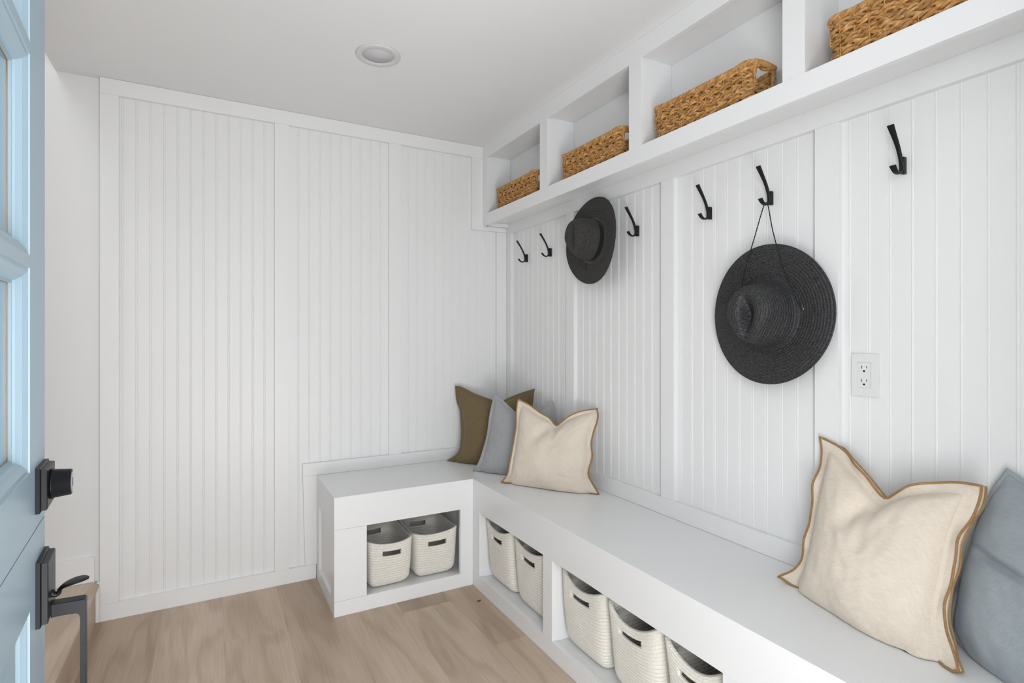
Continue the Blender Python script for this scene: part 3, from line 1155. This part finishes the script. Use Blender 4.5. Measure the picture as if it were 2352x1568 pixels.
# black straw hat hanging by its cord; local frame: -x into the room, y sideways, z up
def straw_shape(th, r, h):
    c, s = math.cos(th), math.sin(th)
    x, y = r * c, r * s
    oval = 1.0 + 0.10 * max(0, min(1, (0.125 - r) / 0.03))
    y *= 1.035 * oval if r < 0.125 else 1.035
    if h > 0.030 and r < 0.1:
        k = min(1, (h - 0.03) / 0.05)
        # teardrop dent, narrow sideways, with pinched lower front
        dent = 0.040 * math.exp(-((x - 0.004) / (0.030 if x < 0.004 else 0.0125)) ** 2) * math.exp(-((y + 0.004) / 0.050) ** 2)
        h -= dent * min(1, max(0, (h - 0.06) / 0.03))
        pin = math.exp(-((y + 0.055) / 0.035) ** 2) * k
        x *= 1 - 0.22 * pin
    if r > 0.11:
        e = (r - 0.11) / 0.10
        h += 0.012 * e * e * math.cos(2 * th) * -1.0 * 0.6
    return x, y, h


sh = thing('straw_hat', 'wide-brimmed black straw hat hanging by its cord from a hook', 'hat', (-0.014, -1.7450, 1.2660))
prof = [(0.0, 0.122), (0.03, 0.123), (0.052, 0.121), (0.066, 0.113), (0.073, 0.098), (0.078, 0.070), (0.083, 0.040), (0.088, 0.016), (0.094, 0.006), (0.104, 0.003), (0.130, 0.006), (0.165, 0.010), (0.195, 0.012), (0.2075, 0.011)]
bm, rows = hat_surface(prof, 160, 0.0090, 0.0019, straw_shape)
o = obj('hat_body', bm, M['straw'], sh, True)
sm = o.modifiers.new('thickness', 'SOLIDIFY'); sm.thickness = 0.002; sm.offset = -1
# eyelets
eyes = []
for sx in (-1, 1):
    bm = bmesh.new()
    pos = Vector((-0.0062, sx * 0.1085, 0.012))
    tube(bm, [pos + Vector((0, 0.0042 * math.cos(a), 0.0042 * math.sin(a))) for a in [2 * math.pi * k / 20 for k in range(20)]], 0.0011, 6, closed=True)
    obj('eyelet', bm, M['brass'], sh, True)
    eyes.append(pos)
# cord, from eyelet up over the hook and back down
hk = Vector((-0.012 + 0.014, 0.0162, HZ - 0.0190 - 1.2660))
pts = []
a, b_ = eyes[0], eyes[1]
A = [a + Vector((0.004, 0, 0)), a + Vector((-0.003, 0.003, 0.004)), a.lerp(hk, 0.35) + Vector((-0.022, 0, 0)), a.lerp(hk, 0.7) + Vector((-0.014, 0, 0)), hk + Vector((-0.001, -0.0085, -0.010)), hk + Vector((0, 0, 0.0022)),
     hk + Vector((-0.001, 0.0085, -0.010)), b_.lerp(hk, 0.7) + Vector((-0.014, 0, 0)), b_.lerp(hk, 0.35) + Vector((-0.020, 0, 0)), b_ + Vector((-0.003, -0.003, 0.004)), b_ + Vector((0.004, 0, 0))]
bm = bmesh.new()
tube(bm, [Vector(p) for p in spline([tuple(p) for p in A], 220)], lambda t: 0.00155 + 0.00035 * math.sin(t * 520), 8)
obj('hanging_cord', bm, M['cord'], sh, True)


def felt_shape(th, r, h):
    c, s = math.cos(th), math.sin(th)
    x, y = r * c, r * s
    if r < 0.12:
        k = min(1, max(0, (h - 0.02) / 0.06))
        y *= 1.10
        x *= 1 - 0.10 * k
        dent = 0.030 * math.exp(-((x - 0.002) / 0.019) ** 2) * math.exp(-((y - 0.008) / 0.060) ** 2)
        h -= dent * min(1, max(0, (h - 0.07) / 0.03))
        pin = math.exp(-((y + 0.070) / 0.040) ** 2) * k
        x *= 1 - 0.42 * pin
        h -= 0.018 * k * max(0, -y / 0.09)
        h += 0.006 * k * max(0, y / 0.09)
    else:
        e = (r - 0.10) / 0.09
        y *= 1.03
        h += 0.016 * e * e * abs(c) ** 2 - 0.012 * e * e * max(0, -s) ** 2
    return x, y, h


fh = thing('felt_hat', 'charcoal wool felt hat with pinched crown hung over a hook', 'hat', (-0.044, -0.8920, 1.6210))
fh.rotation_euler = (0, R_(4), R_(-1.5))
prof = [(0.0, 0.118), (0.030, 0.119), (0.052, 0.117), (0.066, 0.109), (0.073, 0.094), (0.077, 0.065), (0.081, 0.035), (0.084, 0.014), (0.090, 0.004), (0.100, 0.001), (0.130, 0.002), (0.165, 0.004), (0.186, 0.006)]
bm, rows = hat_surface(prof, 128, 0, 0, felt_shape)
o = obj('hat_body', bm, M['felt'], fh, True)
sm = o.modifiers.new('thickness', 'SOLIDIFY'); sm.thickness = 0.003; sm.offset = -1
bm = bmesh.new()
rw = []
for hh in (0.006, 0.012, 0.020, 0.026):
    row = []
    for k in range(96):
        th = 2 * math.pi * k / 96
        rr = 0.0893 - 0.24 * (hh - 0.004) if hh > 0.01 else 0.0888
        x, y, h = felt_shape(th, rr + 0.0005, hh)
        row.append(bm.verts.new((-h, x, y)))
    rw.append(row)
grid_faces(bm, rw, close=True)
o = obj('hat_band', bm, M['cord'], fh, True)
sm = o.modifiers.new('thickness', 'SOLIDIFY'); sm.thickness = 0.0015; sm.offset = 1
bm = bmesh.new()
tube(bm, [(-0.010, 0.022, -0.098), (-0.012, 0.026, -0.112), (-0.011, 0.033, -0.130)], 0.0013, 6)
obj('hat_band_tie', bm, M['cord'], fh, True)

# ------------------------------------------------------------------ the blue entrance door
phi = math.atan((359 - 1176) / F_PX) + TH
dd = Vector((math.sin(phi), math.cos(phi), 0))
ET = 0.82
Eg = CAM + ray(103, VH) * ET
Eg.z = 0
# local frame: x = out of the exterior face (towards the camera side), y = along the door towards its free edge, z up; origin at the free edge
door = bpy.data.objects.new('door_1', None)
COL.objects.link(door)
door['kind'] = 'structure'
door['label'] = 'open pale blue Dutch door with glass panes and black lockset'
nn = Vector((dd.y, -dd.x, 0))
door.matrix_basis = Matrix(((nn.x, dd.x, 0, Eg.x), (nn.y, dd.y, 0, Eg.y), (0, 0, 1, 0), (0, 0, 0, 1)))
DW, DT = 0.91, 0.045
ST = 0.1150
Z0, ZJ0, ZJ1, Z1 = 0.012, 0.9305, 0.9325, 2.06


def ring(bm, y0, y1, z0, z1, x, ins):
    """frame loop helper"""
    return [bm.verts.new(p) for p in ((x, y0 + ins, z0 + ins), (x, y1 - ins, z0 + ins), (x, y1 - ins, z1 - ins), (x, y0 + ins, z1 - ins))]


def sticking(bm, y0, y1, z0, z1, steps):
    """moulded edge running round an opening; steps = (x, inset)"""
    rows = [ring(bm, y0, y1, z0, z1, x, i) for x, i in steps]
    grid_faces(bm, rows, close=True)
    return rows


MOULD = [(0.0, 0.0), (-0.0022, 0.0006), (-0.0022, 0.0060), (-0.0060, 0.0125), (-0.0120, 0.0180), (-0.0150, 0.0190), (-0.0150, 0.0225), (-0.0190, 0.0225)]
BACK = [(-DT, 0.0), (-DT + 0.004, 0.0060), (-0.034, 0.016), (-0.026, 0.0215), (-0.022, 0.0225)]


def leaf(name, z0, z1, holes, panel_holes=()):
    """slab with real openings cut by assembling strips between them"""
    bm = bmesh.new()
    ysx = sorted({-DW, 0.0} | {h[0] for h in holes} | {h[1] for h in holes})
    zsx = sorted({z0, z1} | {h[2] for h in holes} | {h[3] for h in holes})
    for X in (0.0, -DT):
        V = {}
        for y in ysx:
            for z in zsx:
                V[(y, z)] = bm.verts.new((X, y, z))
        for i in range(len(ysx) - 1):
            for j in range(len(zsx) - 1):
                yc, zc = (ysx[i] + ysx[i + 1]) / 2, (zsx[j] + zsx[j + 1]) / 2
                if any(h[0] < yc < h[1] and h[2] < zc < h[3] for h in holes):
                    continue
                bm.faces.new((V[(ysx[i], zsx[j])], V[(ysx[i + 1], zsx[j])], V[(ysx[i + 1], zsx[j + 1])], V[(ysx[i], zsx[j + 1])]))
    for q in (((0, -DW, z0), (0, 0, z0), (-DT, 0, z0), (-DT, -DW, z0)), ((0, -DW, z1), (0, 0, z1), (-DT, 0, z1), (-DT, -DW, z1)),
              ((0, 0, z0), (0, 0, z1), (-DT, 0, z1), (-DT, 0, z0)), ((0, -DW, z0), (0, -DW, z1), (-DT, -DW, z1), (-DT, -DW, z0))):
        bm.faces.new([bm.verts.new(p) for p in q])
    bmesh.ops.remove_doubles(bm, verts=bm.verts[:], dist=1e-5)
    return bm


cols = 3
OPW = DW - 2 * ST
MW = 0.016
cw = (OPW - (cols - 1) * MW) / cols
zr = [(1.0180, 1.2900), (1.3060, 1.5730), (1.5890, 1.9350)]
lites = []
for zz0, zz1 in zr:
    for c in range(cols):
        y1 = -ST - c * (cw + MW)
        lites.append((y1 - cw, y1, zz0, zz1))
up = obj('upper_leaf', leaf('u', ZJ1, Z1, lites), M['door'], door)
pan = [(-ST - OPW, -ST, 0.14, 0.8344)]
lw = obj('lower_leaf', leaf('l', Z0, ZJ0, pan), M['door'], door)
for h in lites:
    bm = bmesh.new()
    sticking(bm, *h, MOULD)
    sticking(bm, *h, BACK)
    obj('glazing_moulding', bm, M['door'], up)
    obj('glass_pane', B(-0.0222, -0.0188, h[0] + 0.020, h[1] - 0.020, h[2] + 0.020, h[3] - 0.020), M['glass'], up)
    bm = bmesh.new()
    i = 0.0222
    tube(bm, [(-0.0183, h[0] + i, h[2] + i), (-0.0183, h[1] - i, h[2] + i), (-0.0183, h[1] - i, h[3] - i), (-0.0183, h[0] + i, h[3] - i)], 0.0009, 4, closed=True)
    obj('glazing_bead', bm, M['raw_wood'], up)
bm = bmesh.new()
h = pan[0]
rows = sticking(bm, *h, [(0.0, 0.0), (-0.0025, 0.0010), (-0.0025, 0.0060), (-0.0080, 0.0140), (-0.0120, 0.0160), (-0.0120, 0.0230), (-0.0050, 0.0600), (-0.0035, 0.0620)])
bm.faces.new(rows[-1])
rows = sticking(bm, *h, [(-DT, 0.0), (-DT + 0.008, 0.014), (-DT + 0.010, 0.022)])
bm.faces.new(rows[-1])
obj('lower_panel', bm, M['door'], lw)


def chamfer_plate(bm, y0, y1, z0, z1, steps):
    rows = [ring(bm, y0, y1, z0, z1, x, i) for x, i in steps]
    grid_faces(bm, rows, close=True)
    bm.faces.new(rows[-1]); bm.faces.new(rows[0])


def lathe_x(prof, y, z, n=40):
    bm = lathe(prof, n)
    bmesh.ops.rotate(bm, verts=bm.verts[:], matrix=Matrix.Rotation(math.pi / 2, 3, 'Y'))
    bmesh.ops.translate(bm, verts=bm.verts[:], vec=(0, y, z))
    return bm


# deadbolt
bm = bmesh.new()
DBZ, DBY = 0.9860, -0.0425
chamfer_plate(bm, DBY - 0.0375, DBY + 0.0375, DBZ - 0.0325, DBZ + 0.0305, [(0.0002, 0), (0.0050, 0), (0.0058, 0.0016), (0.0062, 0.0030), (0.0120, 0.0034), (0.0128, 0.0050)])
db = obj('deadbolt', bm, M['black_satin'], up)
o = obj('deadbolt_collar', lathe_x([(0.0190, 0.0125), (0.0215, 0.0135), (0.0215, 0.0150), (0.0205, 0.0158), (0.0185, 0.0355), (0.0178, 0.0362), (0.0150, 0.0362), (0.0, 0.0362)], DBY, DBZ), M['black_satin'], up, True)
o = obj('key_cylinder', lathe_x([(0.0, 0.0368), (0.0140, 0.0368), (0.0145, 0.0360)], DBY, DBZ), M['steel'], up)
o = obj('keyway', B(0.0366, 0.0371, DBY - 0.0012, DBY + 0.0012, DBZ - 0.0060, DBZ + 0.0060), M['dark_slot'], up)
# handleset
HY = -0.0400
bm = bmesh.new()
chamfer_plate(bm, HY - 0.0370, HY + 0.0370, 0.7935, 0.8850, [(0.0002, 0), (0.0050, 0), (0.0058, 0.0016), (0.0062, 0.0030), (0.0125, 0.0034), (0.0133, 0.0050)])
obj('handle_plate', bm, M['black_satin'], lw)
# pull grip: square arm, then a drop bar, then back to the door
bm = bmesh.new()
outl = [(0.0128, 0.8135), (0.0515, 0.8115), (0.0532, 0.8085), (0.0532, 0.6020), (0.0500, 0.5890), (0.0440, 0.5830), (0.0002, 0.5780), (0.0002, 0.5900),
        (0.0400, 0.5950), (0.0455, 0.6000), (0.0470, 0.6080), (0.0470, 0.7860), (0.0455, 0.7920), (0.0415, 0.7945), (0.0128, 0.7945)]
fa = [bm.verts.new((x, HY - 0.0095, z)) for x, z in outl]
fb = [bm.verts.new((x, HY + 0.0095, z)) for x, z in outl]
for i in range(len(outl)):
    k = (i + 1) % len(outl)
    bm.faces.new((fa[i], fa[k], fb[k], fb[i]))
bm.faces.new(fa); bm.faces.new(fb)
bmesh.ops.bevel(bm, geom=bm.edges[:], offset=0.0010, segments=2, profile=0.6, affect='EDGES')
obj('pull_grip', bm, M['black_satin'], lw)
# thumb latch
bm = bmesh.new()
pp = [(0.0120, 0.8290, 0.0060, 0.0040), (0.0160, 0.8240, 0.0055, 0.0036), (0.0205, 0.8250, 0.0055, 0.0034), (0.0230, 0.8310, 0.0075, 0.0026), (0.0290, 0.8355, 0.0125, 0.0020), (0.0400, 0.8385, 0.0152, 0.0018), (0.0500, 0.8395, 0.0122, 0.0017), (0.0560, 0.8392, 0.0045, 0.0014)]
q = spline(pp, 36)
rows = []
for i in range(len(q)):
    t = q[min(i + 1, len(q) - 1), :2] - q[max(i - 1, 0), :2]
    t /= np.linalg.norm(t)
    rows.append([bm.verts.new((q[i, 0] - t[1] * q[i, 3] * math.sin(a), HY + q[i, 2] * math.cos(a), q[i, 1] + t[0] * q[i, 3] * math.sin(a))) for a in [2 * math.pi * k / 14 for k in range(14)]])
grid_faces(bm, rows, close=True)
bm.faces.new(rows[0]); bm.faces.new(rows[-1])
obj('thumb_latch', bm, M['black'], lw, True)

# ------------------------------------------------------------------ scrap on the floor
bm = bmesh.new()
d = ray(1100, 1380)
t = -CAM.z / d.z
p = CAM + d * t
pts = [(-0.012, -0.001), (-0.004, -0.005), (0.006, -0.003), (0.013, 0.003), (0.004, 0.005), (-0.006, 0.003)]
c0 = bm.verts.new((0, 0, 0.0045))
lo = [bm.verts.new((x, y, 0.0006 + 0.002 * abs(x) / 0.013)) for x, y in pts]
for i in range(6):
    bm.faces.new((c0, lo[i], lo[(i + 1) % 6]))
bm.faces.new(lo)
o = obj('leaf_scrap', bm, M['leaf'])
o.location = (p.x, p.y, 0.0002)
tag(o, 'tiny dark dry leaf scrap on the oak floor by the bench corner', 'leaf')
